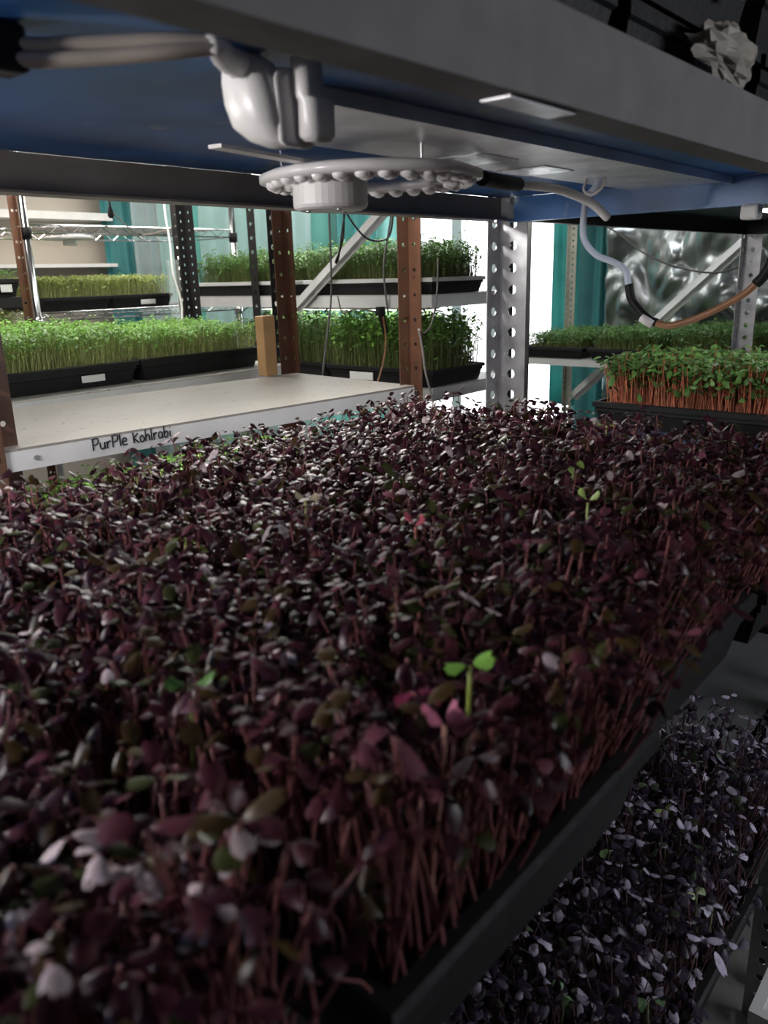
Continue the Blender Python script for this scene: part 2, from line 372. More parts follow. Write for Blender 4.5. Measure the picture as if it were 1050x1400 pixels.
def crop_mesh(name, B, H, ln, rng, leaf, hi, rad, cols, scols, m, ssc=(0.8, 1.25)):
    """all seedlings of one crop as one mesh; leaf = (templates, faces)"""
    n = len(B); T, LF = leaf; ns = 4 if hi else 3; nr = 5 if hi else 3
    t = np.linspace(0, 1, nr); ang = 2*np.pi*np.arange(ns)/ns
    ring = np.stack([np.cos(ang), np.sin(ang)], 1)
    r = rad*(1.1 - 0.35*t)
    tt = t[None, :, None, None]
    sv = np.zeros((n, nr, ns, 3))
    wob = rng.standard_normal((n, 1, 1, 2))*0.004*np.sin(np.pi*tt)
    sv[..., :2] = B[:, None, None, :2] + ln[:, None, None, :]*tt**1.6 + wob + ring[None, None, :, :]*r[None, :, None, None]
    sv[..., 2] = B[:, None, None, 2] + (H[:, None]*t[None])[:, :, None]
    idx = rng.integers(0, len(T), n); lv = T[idx]*rng.uniform(*ssc, n)[:, None, None]
    ya = rng.uniform(0, 2*np.pi, n); tl = rng.standard_normal((n, 2))*0.35 + ln*9
    # tilt, then turn
    x, y, zz = lv[..., 0], lv[..., 1], lv[..., 2]
    ca, sa = np.cos(ya)[:, None], np.sin(ya)[:, None]
    X = ca*x - sa*y; Y = sa*x + ca*y; Z = zz - X*tl[:, :1]*0.8 - Y*tl[:, 1:]*0.8
    tip = np.concatenate([B[:, :2]+ln, (B[:, 2]+H)[:, None]], 1)
    LV = np.stack([X, Y, Z], 2) + tip[:, None, :]
    nl = LV.shape[1]; nsv = nr*ns; per = nsv + nl
    V = np.concatenate([sv.reshape(n, nsv, 3), LV], 1).reshape(-1, 3)
    F1 = np.array(stem_faces(nr, ns) + [tuple(k+nsv for k in q) for q in LF])
    F = (F1[None] + (np.arange(n)*per)[:, None, None]).reshape(-1, 4)
    me = bpy.data.meshes.new(name)
    me.vertices.add(len(V)); me.vertices.foreach_set('co', V.astype(np.float32).ravel())
    me.loops.add(F.size); me.loops.foreach_set('vertex_index', F.astype(np.int32).ravel())
    me.polygons.add(len(F)); me.polygons.foreach_set('loop_start', (np.arange(len(F))*4).astype(np.int32))
    me.polygons.foreach_set('loop_total', np.full(len(F), 4, np.int32))
    me.update(calc_edges=True)
    C = np.ones((n, per, 4), np.float32)
    ci = rng.choice(len(cols), n, p=[c[1] for c in cols]); cc = np.array([c[0] for c in cols])[ci]*rng.uniform(0.65, 1.4, n)[:, None]
    s0, s1 = np.array(scols[0]), np.array(scols[1]); sb = rng.uniform(0.6, 1.5, n)[:, None, None]
    C[:, :nsv, :3] = np.repeat((s0[None, None]*(1-t[None, :, None]) + s1[None, None]*t[None, :, None])*sb, ns, axis=1)
    C[:, nsv:, :3] = cc[:, None]
    at = me.color_attributes.new('tint', 'FLOAT_COLOR', 'POINT'); at.data.foreach_set('color', C.ravel())
    me.materials.append(MATS[m]); me.shade_smooth()
    return me
def crop(name, me, label, cat='seedlings'):
    o = bpy.data.objects.new(name, me); COL.objects.link(o)
    return tag(o, label, cat, kind='stuff')

PURPLE = [((0.034, 0.0095, 0.0165), 0.52), ((0.070, 0.019, 0.027), 0.20), ((0.050, 0.030, 0.011), 0.14), ((0.17, 0.055, 0.075), 0.05), ((0.045, 0.050, 0.016), 0.05), ((0.50, 0.40, 0.41), 0.04)]  # pale last tint paints in seed hulls and small white glints
PSTEM = ((0.32, 0.125, 0.125), (0.22, 0.085, 0.085))
LOWPUR = [((0.030, 0.020, 0.036), 0.46), ((0.085, 0.065, 0.105), 0.22), ((0.48, 0.42, 0.54), 0.26), ((0.08, 0.10, 0.06), 0.06)]  # large pale share paints leaf sparkle into the crop and brightens it
GREEN = [((0.16, 0.34, 0.06), 0.5), ((0.22, 0.42, 0.09), 0.35), ((0.10, 0.22, 0.04), 0.15)]
DGREEN = [((0.10, 0.22, 0.055), 0.5), ((0.15, 0.30, 0.08), 0.35), ((0.06, 0.13, 0.035), 0.15)]
GSTEM = ((0.62, 0.62, 0.33), (0.42, 0.50, 0.18))
DSTEM = ((0.22, 0.26, 0.10), (0.20, 0.28, 0.09))
RSTEM = ((0.66, 0.27, 0.17), (0.58, 0.20, 0.11))

TP = templates(np.random.default_rng(3), 14, 0.0070, 0.0072, (-0.3, 1.25), True)
TL = templates(np.random.default_rng(4), 8, 0.0095, 0.0105, (-0.2, 0.9), False)
TG = templates(np.random.default_rng(5), 8, 0.0070, 0.0062, (0.0, 0.9), False)
TB = templates(np.random.default_rng(6), 8, 0.0130, 0.0125, (0.0, 0.9), False)

def green_crop(x0, x1, y0, y1, z, h, label, dens=0.010, cols=GREEN, stem=GSTEM, T=TG, rad=0.0009, seed=1, ssc=(0.8, 1.3), edge=0.012, name='microgreen_crop', hj=0.10):
    rng = np.random.default_rng(seed)
    B, H, ln = field(x0, x1, y0, y1, z, h, dens, rng, hj=hj, edge=edge, wild=0.3)
    return crop(name, crop_mesh(name, B, H, ln, rng, T, False, rad, cols, stem, 'green_leaf', ssc), label, 'microgreens')

# ================================================================== rack A: the rack looked into
DA0, DA1 = 0.23, 0.83                 # front and rear of rack A
RA = empty('shelving_rack', (0.45, 0.53, FLOOR)); tag(RA, 'grey steel rack looked into, with blue undersided shelf over the purple seedlings', 'rack')
XA0, XA1 = -0.5, 1.325
post(RA, XA1, DA1, 'galvanised', -1, -1, 0.043, 0.058, pitch=0.038, hr=0.0082)
post(RA, XA1, DA0, 'galvanised', -1, 1, 0.045, 0.045)
post(RA, XA0, DA1, 'galvanised', 1, -1, 0.045, 0.045)
post(RA, XA0, DA0, 'galvanised', 1, 1, 0.045, 0.045)
dk = obj('upper_deck', MB().box((XA0, DA0+0.003, 0.126), (XA1, DA1-0.003, 0.130)), 'blue_paint', RA)
mb = MB().box((XA0, DA0, 0.085), (XA1, DA0+0.003, 0.1315)); mb.box((XA0, DA0+0.003, 0.085), (XA1, DA0+0.028, 0.0875))
obj('front_rail', mb, 'grey_paint', dk)
mb = MB().box((XA0, DA1-0.003, 0.085), (XA1, DA1, 0.1255)); mb.box((XA0, DA1-0.03, 0.085), (XA1, DA1-0.003, 0.0875))
obj('rear_rail', mb, 'taupe_paint', dk)
mb = MB().box((XA1-0.003, DA0+0.03, 0.083), (XA1, DA1-0.03, 0.1255)); mb.box((XA1-0.02, DA0+0.03, 0.083), (XA1-0.003, DA1-0.03, 0.0855))
obj('end_rail', mb, 'blue_rail', dk)
sb = MB(); zb, zt = 0.1185, 0.1258; fp = [(0.440, 0.424), (XA1-0.004, 0.424), (XA1-0.004, 0.580), (0.545, 0.580)]
sb.add([(x, y, z) for z in (zb, zt) for x, y in fp], [(3, 2, 1, 0), (4, 5, 6, 7), (0, 1, 5, 4), (1, 2, 6, 5), (2, 3, 7, 6), (3, 0, 4, 7)])
sb.box((0.442, 0.424, 0.1150), (XA1-0.004, 0.427, 0.1185))
st = obj('aluminium_strip', sb, 'aluminium', RA)
obj('highlight_patch', MB().box((0.385, 0.236, 0.0838), (0.455, 0.254, 0.0849)), 'galvanised', RA)  # pale plate added for the bright highlight and scuff under the rail
for x, y in ((0.80, 0.535), (0.95, 0.545)):
    obj('foil_tape', MB().box((x-0.04, y-0.035, 0.1172), (x+0.035, y+0.035, 0.1184)), 'foil', st)
bt = MB(); bt.lathe((1.25, 0.790, 0.079), [(0.004, 0), (0.007, 0.001), (0.007, 0.005), (0.004, 0.006)], 12)
obj('bolt', bt, 'chrome', RA)
sh = shelf(RA, XA0, XA1, DA0, DA1, -0.325, 'white_shelf', 'grey_paint', name='middle_deck')
shelf(RA, XA0, XA1, DA0, DA1, -0.755, 'navy_paint', 'grey_paint', name='lower_deck')

# trays and black clutter on the deck above
for i, (x0, x1) in enumerate(((0.02, 0.29), (0.31, 0.585), (0.60, 0.88), (0.90, 1.18))):
    tray(x0, x1, 0.27, 0.80, 0.1305, ['black tray at the near end of the top deck', 'black tray second along the top deck', 'black tray behind the crumpled bag on the top deck', 'black tray at the post end of the top deck'][i], 'trays on the top deck', h=0.06, soil=False)
    tray(x0+0.01, x1-0.005, 0.275, 0.795, 0.194, ['inverted black tray stacked at the near end of the top deck', 'black tray stacked second along the top deck', 'black tray stacked above the crumpled bag on the top deck', 'black tray stacked at the post end of the top deck'][i], 'trays on the top deck', h=0.07, soil=False)
def lump(c, r, seed, n=18):
    mb = MB(); vs = []; fs = []
    for i in range(n+1):
        for k in range(n):
            th = math.pi*i/n; ph = 2*math.pi*k/n; d = Vector((math.sin(th)*math.cos(ph), math.sin(th)*math.sin(ph), math.cos(th)))
            q = 1 + 0.55*noise.noise(d*2.2 + Vector((seed, 0, 0))) + 0.25*noise.noise(d*5 + Vector((0, seed, 0)))
            vs.append((c[0]+d.x*r[0]*q, c[1]+d.y*r[1]*q, c[2]+d.z*r[2]*q))
    for i in range(n):
        for k in range(n): fs.append((i*n+k, (i+1)*n+k, (i+1)*n+(k+1) % n, i*n+(k+1) % n))
    return mb.add(vs, fs)
thing('plastic_bag', lump((0.728, 0.250, 0.158), (0.055, 0.014, 0.022), 3), 'bag', 'crumpled whitish plastic bag lying on the top rail before black trays', 'bag')
thing('paper_scrap', lump((0.80, 0.262, 0.232), (0.026, 0.006, 0.012), 9, 12), 'bag', 'small whitish scrap stuck high on the stacked black trays', 'scrap')

# ---- unseen bulb added in the rack gap to brighten shelf face and crop
mat('bulb_glow', (0.9, 0.9, 0.9), 0.5, var=0.0, emit=((1.0, 0.95, 0.93), 170.0))
mat('bulb_dim', (0.9, 0.9, 0.9), 0.5, var=0.0, emit=((1.0, 0.95, 0.93), 430.0))
BL = (0.02, 1.0)
bl = empty('bulb_lamp', (BL[0], BL[1], 0.0)); tag(bl, 'added unseen bulb on a cord between the racks, brightening shelf and crop', 'lamp')
obj('bulb', MB().lathe((BL[0], BL[1], 0.000), [(0.004, 0.0), (0.016, 0.003), (0.025, 0.012), (0.029, 0.025), (0.026, 0.040), (0.017, 0.055), (0.013, 0.065)], 24), 'bulb_glow', bl, smooth=True)
obj('lamp_holder', MB().lathe((BL[0], BL[1], 0.065), [(0.016, 0.0), (0.019, 0.004), (0.021, 0.030), (0.012, 0.040), (0.005, 0.045)], 24), 'white_plastic', bl)
obj('cord', MB().tube([(BL[0], BL[1], 0.108), (BL[0], BL[1], CEIL)], 0.004, 8), 'dark_cord', bl)

B2 = (-0.30, 0.70)
bl = empty('bulb_lamp', (B2[0], B2[1], 0.02)); tag(bl, 'lit white bulb in a holder under the blue deck beside the camera, out of frame', 'lamp')
obj('bulb', MB().lathe((B2[0], B2[1], 0.020), [(0.004, 0.0), (0.016, 0.003), (0.025, 0.012), (0.029, 0.025), (0.026, 0.040), (0.017, 0.055), (0.013, 0.065)], 24), 'bulb_dim', bl, smooth=True)
obj('lamp_holder', MB().lathe((B2[0], B2[1], 0.085), [(0.016, 0.0), (0.019, 0.004), (0.021, 0.030), (0.028, 0.034), (0.028, 0.0408)], 24), 'white_plastic', bl)

# ---- lamp hung under the blue deck
RC = (0.694, 0.594); RR = 0.113
lamp = empty('ring_lamp', (RC[0], RC[1], 0.098)); tag(lamp, 'unlit round led ring lamp with clear lenses and white driver box', 'lamp')
mb = MB(); n = 64; vs = []; fs = []
prof = [(RR-0.030, 0.006), (RR-0.006, 0.006), (RR+0.004, 0.002), (RR+0.004, -0.004), (RR-0.006, -0.006), (RR-0.034, -0.006), (RR-0.038, 0.0)]
for r, z in prof:
    for k in range(n):
        a = 2*math.pi*k/n; vs.append((RC[0]+r*math.cos(a), RC[1]+r*math.sin(a), 0.098+z))
for i in range(len(prof)):
    ii = (i+1) % len(prof)
    for k in range(n): fs.append((i*n+k, i*n+(k+1) % n, ii*n+(k+1) % n, ii*n+k))
obj('ring_body', mb.add(vs, fs), 'ring_plate', lamp, smooth=True)
dome = MB().lathe((0, 0, 0), [(0.0078, 0.0), (0.0074, -0.002), (0.0060, -0.0042), (0.003, -0.0055), (0.0008, -0.006)], 12).mesh('led_lens'); dome.materials.append(MATS['lens']); dome.shade_smooth()
for row, (r, m_) in enumerate(((RR-0.010, 30), (RR-0.027, 24))):
    for k in range(m_):
        a = 2*math.pi*(k+0.5*row)/m_; o = bpy.data.objects.new('led_lens', dome); COL.objects.link(o); o.parent = lamp
        o.location = (r*math.cos(a), r*math.sin(a), -0.0055)
bx, by = 0.640, 0.603
mb = MB().lathe((bx, by, 0.064), [(0.032, 0.0), (0.0365, 0.002), (0.038, 0.005), (0.038, 0.030), (0.036, 0.033)], 36)
drv = obj('driver_box', mb, 'white_plastic', lamp, smooth=False)
for k, (sx, sy) in enumerate(((0.02, 0.0), (-0.015, 0.018), (-0.01, -0.02))):
    obj('screw', MB().lathe((bx+sx, by+sy, 0.0625), [(0.0025, 0), (0.003, 0.001), (0.003, 0.002)], 8), 'chrome', drv)
for a in (0.6, 2.7, 4.8):
    c, s = math.cos(a), math.sin(a)
    obj('spoke', MB().bar((bx+0.03*c, by+0.03*s, 0.094), (RC[0]+(RR-0.03)*c, RC[1]+(RR-0.03)*s, 0.099), 0.010, 0.003), 'ring_plate', lamp)
for a in (0.2, 2.3, 4.4):
    obj('hanger', MB().tube([(RC[0]+(RR-0.02)*math.cos(a), RC[1]+(RR-0.02)*math.sin(a), 0.103), (RC[0]+(RR-0.02)*math.cos(a), RC[1]+(RR-0.02)*math.sin(a), 0.126)], 0.0016, 6), 'chrome', lamp)
obj('mounting_bracket', MB().bar((0.470, 0.572, 0.106), (0.622, 0.600, 0.106), 0.014, 0.003), 'white_plastic', lamp)
thing('cord_sleeve', MB().tube(spline([(0.83, 0.545, 0.102), (0.88, 0.548, 0.101), (0.935, 0.56, 0.103)]), 0.0085, 10), 'black_plastic', 'black sleeve joining the lamp cord beside the ring lamp', 'cable joint', smooth=True)

# ---- plug and socket at the near end
plug = empty('plug_socket', (0.364, 0.394, 0.075)); tag(plug, 'chunky white plug and socket hanging on flat twin cord', 'plug')
def loft(c, secs, n=20):                                  # sections (z, half x, half y, dx, dy)
    mb = MB(); vs = []; fs = []
    for z, a, b, dx, dy in secs:
        for k in range(n):
            t = 2*math.pi*k/n; cx, sx_ = math.cos(t), math.sin(t)
            vs.append((c[0]+dx+a*math.copysign(abs(cx)**0.75, cx), c[1]+dy+b*math.copysign(abs(sx_)**0.75, sx_), c[2]+z))
    for i in range(len(secs)-1):
        for k in range(n): fs.append((i*n+k, i*n+(k+1) % n, (i+1)*n+(k+1) % n, (i+1)*n+k))
    fs.append(tuple(range(n-1, -1, -1))); fs.append(tuple((len(secs)-1)*n+k for k in range(n)))
    return mb.add(vs, fs)
obj('plug_body', loft((0.362, 0.396, 0.0755), [(0.0, 0.007, 0.008, 0.006, -0.010), (0.004, 0.012, 0.014, 0.004, -0.006), (0.012, 0.016, 0.019, 0.001, -0.002), (0.025, 0.0165, 0.021, 0, 0.001), (0.037, 0.0155, 0.0195, -0.002, 0.002), (0.045, 0.012, 0.016, -0.004, 0.004), (0.0495, 0.009, 0.012, -0.006, 0.006)]), 'white_plastic', plug, smooth=True)
obj('plug_flange', loft((0.372, 0.376, 0.0745), [(0.0, 0.010, 0.0022, 0, 0), (0.002, 0.014, 0.0028, 0, 0), (0.036, 0.016, 0.0028, 0, 0), (0.042, 0.012, 0.0022, 0, 0)]), 'white_plastic', plug, smooth=True)
obj('socket_block', loft((0.379, 0.366, 0.077), [(0.0, 0.008, 0.007, 0, 0), (0.003, 0.011, 0.0095, 0, 0), (0.022, 0.011, 0.0095, 0, 0), (0.024, 0.009, 0.008, -0.003, 0.003), (0.046, 0.009, 0.008, -0.003, 0.003)]), 'white_plastic', plug, smooth=True)
rl = MB(); pr_ = [(0.302, 0.362, 0.1165), (0.316, 0.374, 0.1175), (0.330, 0.386, 0.118), (0.345, 0.393, 0.118), (0.358, 0.398, 0.118)]
rp = spline(pr_, 4); rl.tube(rp, [0.0045+0.0016*(i % 2)+0.0002*i for i in range(len(rp))], 10)
obj('strain_relief', rl, 'white_plastic', plug, smooth=True)
twin = empty('twin_cord', (0.27, 0.40, 0.11)); tag(twin, 'flat beige twin cord running under the blue deck to the white plug', 'cord')
for d in (-0.0035, 0.0035):
    pts = [(0.205+d*0.4, 0.452, 0.1155+d), (0.235+d*0.4, 0.430, 0.1125+d), (0.262+d*0.4, 0.405, 0.1135+d), (0.286+d*0.4, 0.380, 0.1150+d*0.8), (0.306, 0.364, 0.1165+d*0.3)]
    obj('conductor', MB().tube(spline(pts), 0.0040, 10), 'beige_cord', twin, smooth=True)
thing('cord_clamp', MB().box((0.218, 0.428, 0.103), (0.238, 0.450, 0.1258)), 'black_plastic', 'black clamp holding the beige cord to the blue deck', 'clamp', bevel=0.003)

# ---- cords past the lamp
thing('white_cord', MB().tube(spline([(0.935, 0.56, 0.102), (0.97, 0.545, 0.101), (1.00, 0.53, 0.096), (1.035, 0.51, 0.082), (1.06, 0.498, 0.064)]), 0.0056, 10), 'white_plastic', 'short white cord ending bent beside the black sleeve', 'cord', smooth=True)
drop = empty('hanging_cable', (1.1, 0.45, 0.1)); tag(drop, 'pale blue cable sagging into black sleeve and brown cord under blue rail', 'cable')
obj('blue_length', MB().tube(spline([(1.10, 0.528, 0.126), (1.10, 0.536, 0.108), (1.10, 0.549, 0.094), (1.10, 0.553, 0.06), (1.10, 0.549, 0.037), (1.10, 0.530, 0.018), (1.10, 0.505, 0.008), (1.10, 0.487, -0.004), (1.10, 0.481, -0.025)]), 0.0046, 10), 'blue_cord', drop, smooth=True)
obj('black_sleeve', MB().tube(spline([(1.10, 0.481, -0.022), (1.10, 0.474, -0.045), (1.10, 0.452, -0.067), (1.10, 0.438, -0.073)]), 0.006, 10), 'black_plastic', drop, smooth=True)
obj('white_joint', MB().tube([(1.095, 0.458, -0.066), (1.095, 0.442, -0.075)], 0.0058, 10), 'white_plastic', drop, smooth=True)
obj('brown_length', MB().tube(spline([(1.10, 0.440, -0.073), (1.10, 0.42, -0.076), (1.10, 0.39, -0.068), (1.10, 0.355, -0.052), (1.10, 0.326, -0.034), (1.10, 0.312, -0.02)]), 0.0046, 10), 'orange_cord', drop, smooth=True)
obj('black_length', MB().tube(spline([(1.10, 0.315, -0.024), (1.10, 0.303, -0.008), (1.10, 0.292, 0.03), (1.10, 0.285, 0.08), (1.10, 0.28, 0.126)]), 0.0065, 10), 'black_plastic', drop, smooth=True)
conn = empty('wire_tie', (1.098, 0.535, 0.10)); tag(conn, 'twisted white tie looped where the pale blue cable meets the deck', 'tie')
obj('loop', MB().tube(spline([(1.096, 0.522, 0.126), (1.09, 0.520, 0.108), (1.088, 0.535, 0.097), (1.092, 0.55, 0.105), (1.098, 0.545, 0.126)]), 0.002, 6), 'white_plastic', conn, smooth=True)
thing('cable_clip', MB().box((1.285, 0.375, 0.062), (1.312, 0.40, 0.083)), 'white_plastic', 'translucent white clip fixed under the end of the blue rail', 'clip', bevel=0.004)

# ================================================================== the main crop
MT = [(-0.135, 0.148, 0.150), (0.178, 0.428, 0.154), (0.436, 0.684, 0.172), (0.692, 0.940, 0.165)]
MLAB = ['black tray of purple seedlings closest of all, mostly out of frame', 'black tray of purple seedlings whose rim overhangs the violet lower crop', 'middle black tray of purple seedlings on the middle deck', 'black tray of purple seedlings nearest the galvanised post']
ZS = -0.325 + 0.055*0.80
allB, allH, allL = [], [], []
for i, (a, b, y) in enumerate(MT):
    tray(a, b, y, y+0.565, -0.3245, MLAB[i], 'trays of purple seedlings on the middle deck')
    B, H, ln = field(a+0.006, b-0.006, y+0.008, y+0.557, ZS, 0.092, 0.0066, np.random.default_rng(40+i), hj=0.15, edge=0.026, wild=0.5, patch=0.5)
    allB.append(B); allH.append(H); allL.append(ln)
def project(P):
    z = P@FW; return 525+FPX*(P@RT)/z, 700-FPX*(P@UP)/z, z
# the 300 seedlings that show largest stand alone
tipz = np.concatenate([b[:, 2]+h for b, h in zip(allB, allH)])
tips = np.concatenate([np.column_stack([b[:, :2]+l, b[:, 2]+h]) for b, h, l in zip(allB, allH, allL)])
px, py, dz = project(tips)
ok = (px > 8) & (px < 1042) & (py > 560) & (py < 1380) & (tips[:, 2] > -0.197)
order = np.where(ok)[0][np.argsort(dz[ok])][:300]
single = np.zeros(len(tips), bool); single[order] = True
k0 = 0
for i in range(4):
    n = len(allB[i]); s = single[k0:k0+n]
    me = crop_mesh('seedling_mass', allB[i][~s], allH[i][~s], allL[i][~s], np.random.default_rng(60+i), TP, True, 0.00085, PURPLE, PSTEM, 'purple_leaf')
    crop('seedling_mass', me, ['dense dark purple seedlings of the closest tray, showing pink stems', 'dense dark purple seedlings in the tray overhanging the violet crop', 'dense dark purple seedlings filling the middle tray', 'dense dark purple seedlings in the tray by the galvanised post'][i])
    k0 += n
def tint(me, cols):
    a = me.color_attributes.new('tint', 'FLOAT_COLOR', 'POINT'); a.data.foreach_set('color', np.array(cols, np.float32).ravel())
def seedling_meshes(rng, h, lean, lc, sc, L, Wd, th, rad=0.0011, dr=(0.5, 1.3)):
    t = np.linspace(0, 1, 7); mb = MB()
    pts = [(lean[0]*q**1.6 + 0.003*math.sin(q*5+lean[1]*300), lean[1]*q**1.6, h*q) for q in t]
    mb.tube(pts, [rad*(1.15-0.35*q) for q in t], 6); st_ = mb.mesh('stem'); st_.materials.append(MATS['purple_leaf']); st_.shade_smooth()
    tint(st_, [[*(np.array(sc)*rng.uniform(0.85, 1.15)), 1]]*len(st_.vertices))
    out = [st_]; tip = pts[-1]; base = rng.uniform(*th)
    for side in (1, -1):
        s = rng.uniform(0.85, 1.15)
        v, f = leaf_grid(L*s, Wd*s, base+rng.uniform(-0.3, 0.3), rng.uniform(*dr), rng.uniform(0.4, 1.2), side, L*rng.uniform(0.1, 0.4))
        a = rng.uniform(0, 0.5); tl = rng.standard_normal(2)*0.3
        v = [(math.cos(a)*x-math.sin(a)*y+tip[0], math.sin(a)*x+math.cos(a)*y+tip[1], z-tl[0]*x-tl[1]*y+tip[2]) for x, y, z in v]
        lm = MB().add(v, f).mesh('leaf'); lm.materials.append(MATS['purple_leaf']); lm.shade_smooth()
        tint(lm, [[*lc, 1]]*len(lm.vertices)); out.append(lm)
    return out
rs = np.random.default_rng(99); VAR = []; VCOL = []
for k in range(40):
    ci = rs.choice(6, p=[c[1] for c in PURPLE]); VCOL.append(['dark purple', 'maroon', 'olive brown', 'pink leaved', 'dull green', 'pale leaved'][ci])
    lc = np.array(PURPLE[ci][0])*rs.uniform(0.7, 1.4)
    VAR.append(seedling_meshes(rs, 0.1, (rs.uniform(-0.018, 0.018), rs.uniform(-0.018, 0.018)), lc, PSTEM[1], 0.0074, 0.0078, (-0.3, 1.25)))
def place_seedling(ms, loc, rz, sc, label, group=None, name='kohlrabi_seedling'):
    r = empty(name, loc, rz); r.scale = (sc, sc, sc); tag(r, label, 'seedling', group)
    for nm, me in zip(('stem', 'leaf', 'leaf'), ms):
        o = bpy.data.objects.new(nm, me); COL.objects.link(o); o.parent = r
    return r
catB = np.concatenate(allB); catH = np.concatenate(allH); catL = np.concatenate(allL)
for j in order:
    vi = int(rs.integers(0, 40)); near = catB[j, 0] < 0.16
    where = ('in the closest tray at the frame bottom', 'closest tray') if near else ('in the tray overhanging the violet crop', 'overhanging tray')
    place_seedling(VAR[vi], catB[j], float(rs.uniform(0, 6.28)), float(catH[j]/0.1), f'one of many {VCOL[vi]} seedlings {where[0]}', f'{VCOL[vi]} seedlings of the {where[1]}')
# seedlings one can tell apart
GL = (0.24, 0.42, 0.07)
for (x, y, ztip, lc, sc_, L, th, lab) in [
    (0.271, 0.186, -0.177, (0.22, 0.44, 0.08), (0.40, 0.48, 0.10), 0.0085, (0.3, 0.6), 'bright green seedling with heart shaped leaves, tallest green one near the tray edge'),
    (0.877, 0.404, -0.184, (0.24, 0.28, 0.07), (0.4, 0.4, 0.15), 0.0095, (0.2, 0.7), 'dull green seedling below the red stemmed tray'),
    (0.665, 0.337, -0.182, (0.28, 0.40, 0.10), (0.45, 0.5, 0.2), 0.0075, (0.2, 0.6), 'small light green seedling below the galvanised post'),
    (0.549, 0.266, -0.179, (0.32, 0.44, 0.12), (0.45, 0.5, 0.2), 0.0082, (0.9, 1.3), 'light green seedling with one upright leaf in the middle tray'),
    (0.319, 0.459, -0.182, (0.28, 0.40, 0.06), (0.35, 0.42, 0.12), 0.0102, (-0.1, 0.2), 'yellow green seedling with flat wide leaves below the lettered shelf'),
    (0.189, 0.281, -0.184, (0.09, 0.19, 0.05), (0.20, 0.26, 0.08), 0.0095, (0.7, 1.1), 'deep green seedling with upright leaves in the nearest tray'),
    (0.228, 0.169, -0.181, (0.42, 0.13, 0.20), (0.50, 0.25, 0.20), 0.0088, (0.9, 1.2), 'pink seedling with round closed leaf at the near tray edge'),
    (0.420, 0.332, -0.177, (0.40, 0.09, 0.12), (0.45, 0.16, 0.13), 0.0082, (0.9, 1.2), 'rosy red seedling with round leaf in the middle of the crop'),
    (0.417, 0.437, -0.174, (0.50, 0.42, 0.28), (0.42, 0.40, 0.16), 0.0076, (0.6, 1.1), 'pale bent seedling rising taller than its purple neighbours'),
    (0.247, 0.199, -0.184, (0.24, 0.035, 0.08), (0.3, 0.1, 0.1), 0.0088, (0.1, 0.4), 'crimson leaved seedling just behind the bright green one')]:
    h = ztip + 0.008 - ZS; ms = seedling_meshes(rs, h, (0.0, 0.0), lc, sc_, L, L*1.15, th, 0.0012, (0.0, 0.35))
    place_seedling(ms, (x, y, ZS), YAW+math.pi/2+float(rs.uniform(-0.4, 0.4)), 1.0, lab)

# ================================================================== lower level of rack A
for i, (a, b) in enumerate(((0.30, 0.58), (0.59, 0.87), (0.88, 1.10))):
    y = 0.165 + 0.012*i
    tray(a, b, y, y+0.545, -0.7545, ['black tray of violet seedlings on the lower deck, nearest of three', 'black tray of violet seedlings on the lower deck, second of three', 'black tray of violet seedlings on the lower deck beside the empty tray'][i], 'trays on the lower deck')
    rng = np.random.default_rng(80+i)
    B, H, ln = field(a+0.006, b-0.006, y+0.008, y+0.537, -0.712, 0.085, 0.0100, rng, hj=0.3, edge=0.012, wild=0.7, patch=0.6)
    crop('seedling_mass', crop_mesh('seedling_mass', B, H, ln, rng, TP, True, 0.0008, LOWPUR, ((0.16, 0.08, 0.09), (0.17, 0.10, 0.12)), 'purple_leaf', (0.9, 1.45)),
         ['violet seedlings in the nearest tray of the lower deck', 'violet seedlings in the second tray of the lower deck', 'violet seedlings in the lower deck tray beside the empty one'][i])
for (x, y, lc, lab) in [(0.824, 0.278, (0.34, 0.46, 0.16), 'tiny light green seedling in the middle of the lower violet crop'),
                        (0.718, 0.302, (0.24, 0.36, 0.16), 'dull green seedling beside the upper tray edge in the lower crop'),
                        (0.715, 0.201, (0.50, 0.60, 0.34), 'pale green three lobed seedling at the open side of the lower crop'),
                        (0.524, 0.253, (0.36, 0.52, 0.30), 'mint green seedling low in the frame on the lower deck'),
                        (0.562, 0.188, (0.16, 0.26, 0.14), 'dark green round leaved seedling low at the lower tray side'),
                        (0.70, 0.185, (0.62, 0.60, 0.72), 'pale lilac large leaved seedling at the lower tray side')]:
    ms = seedling_meshes(rs, 0.1, (0, 0), lc, (0.35, 0.38, 0.2), 0.0095, 0.0115, (0.1, 0.5), 0.0011, (0.0, 0.35))
    place_seedling(ms, (x, y, -0.712), float(rs.uniform(0, 6)), 1.0, lab)
tray(1.115, 1.315, 0.16, 0.70, -0.7545, 'empty flat black tray beside the violet seedlings on the lower deck', None, h=0.045, soil=False)
tray(1.400, 1.600, 0.29, 0.70, -0.7545, 'empty flat black tray under the dark board on the dark lower deck', None, h=0.045, soil=False)
thing('cover_board', MB().box((1.120, 0.288, -0.7062), (1.595, 0.705, -0.7022)), 'dark_insert', 'flat dark grey board laid over empty trays beyond the violet seedlings', 'board')
tub = empty('storage_tub', (0.76, 0.02, -0.80)); tag(tub, 'white plastic tub corner showing below the violet crop', 'tub')

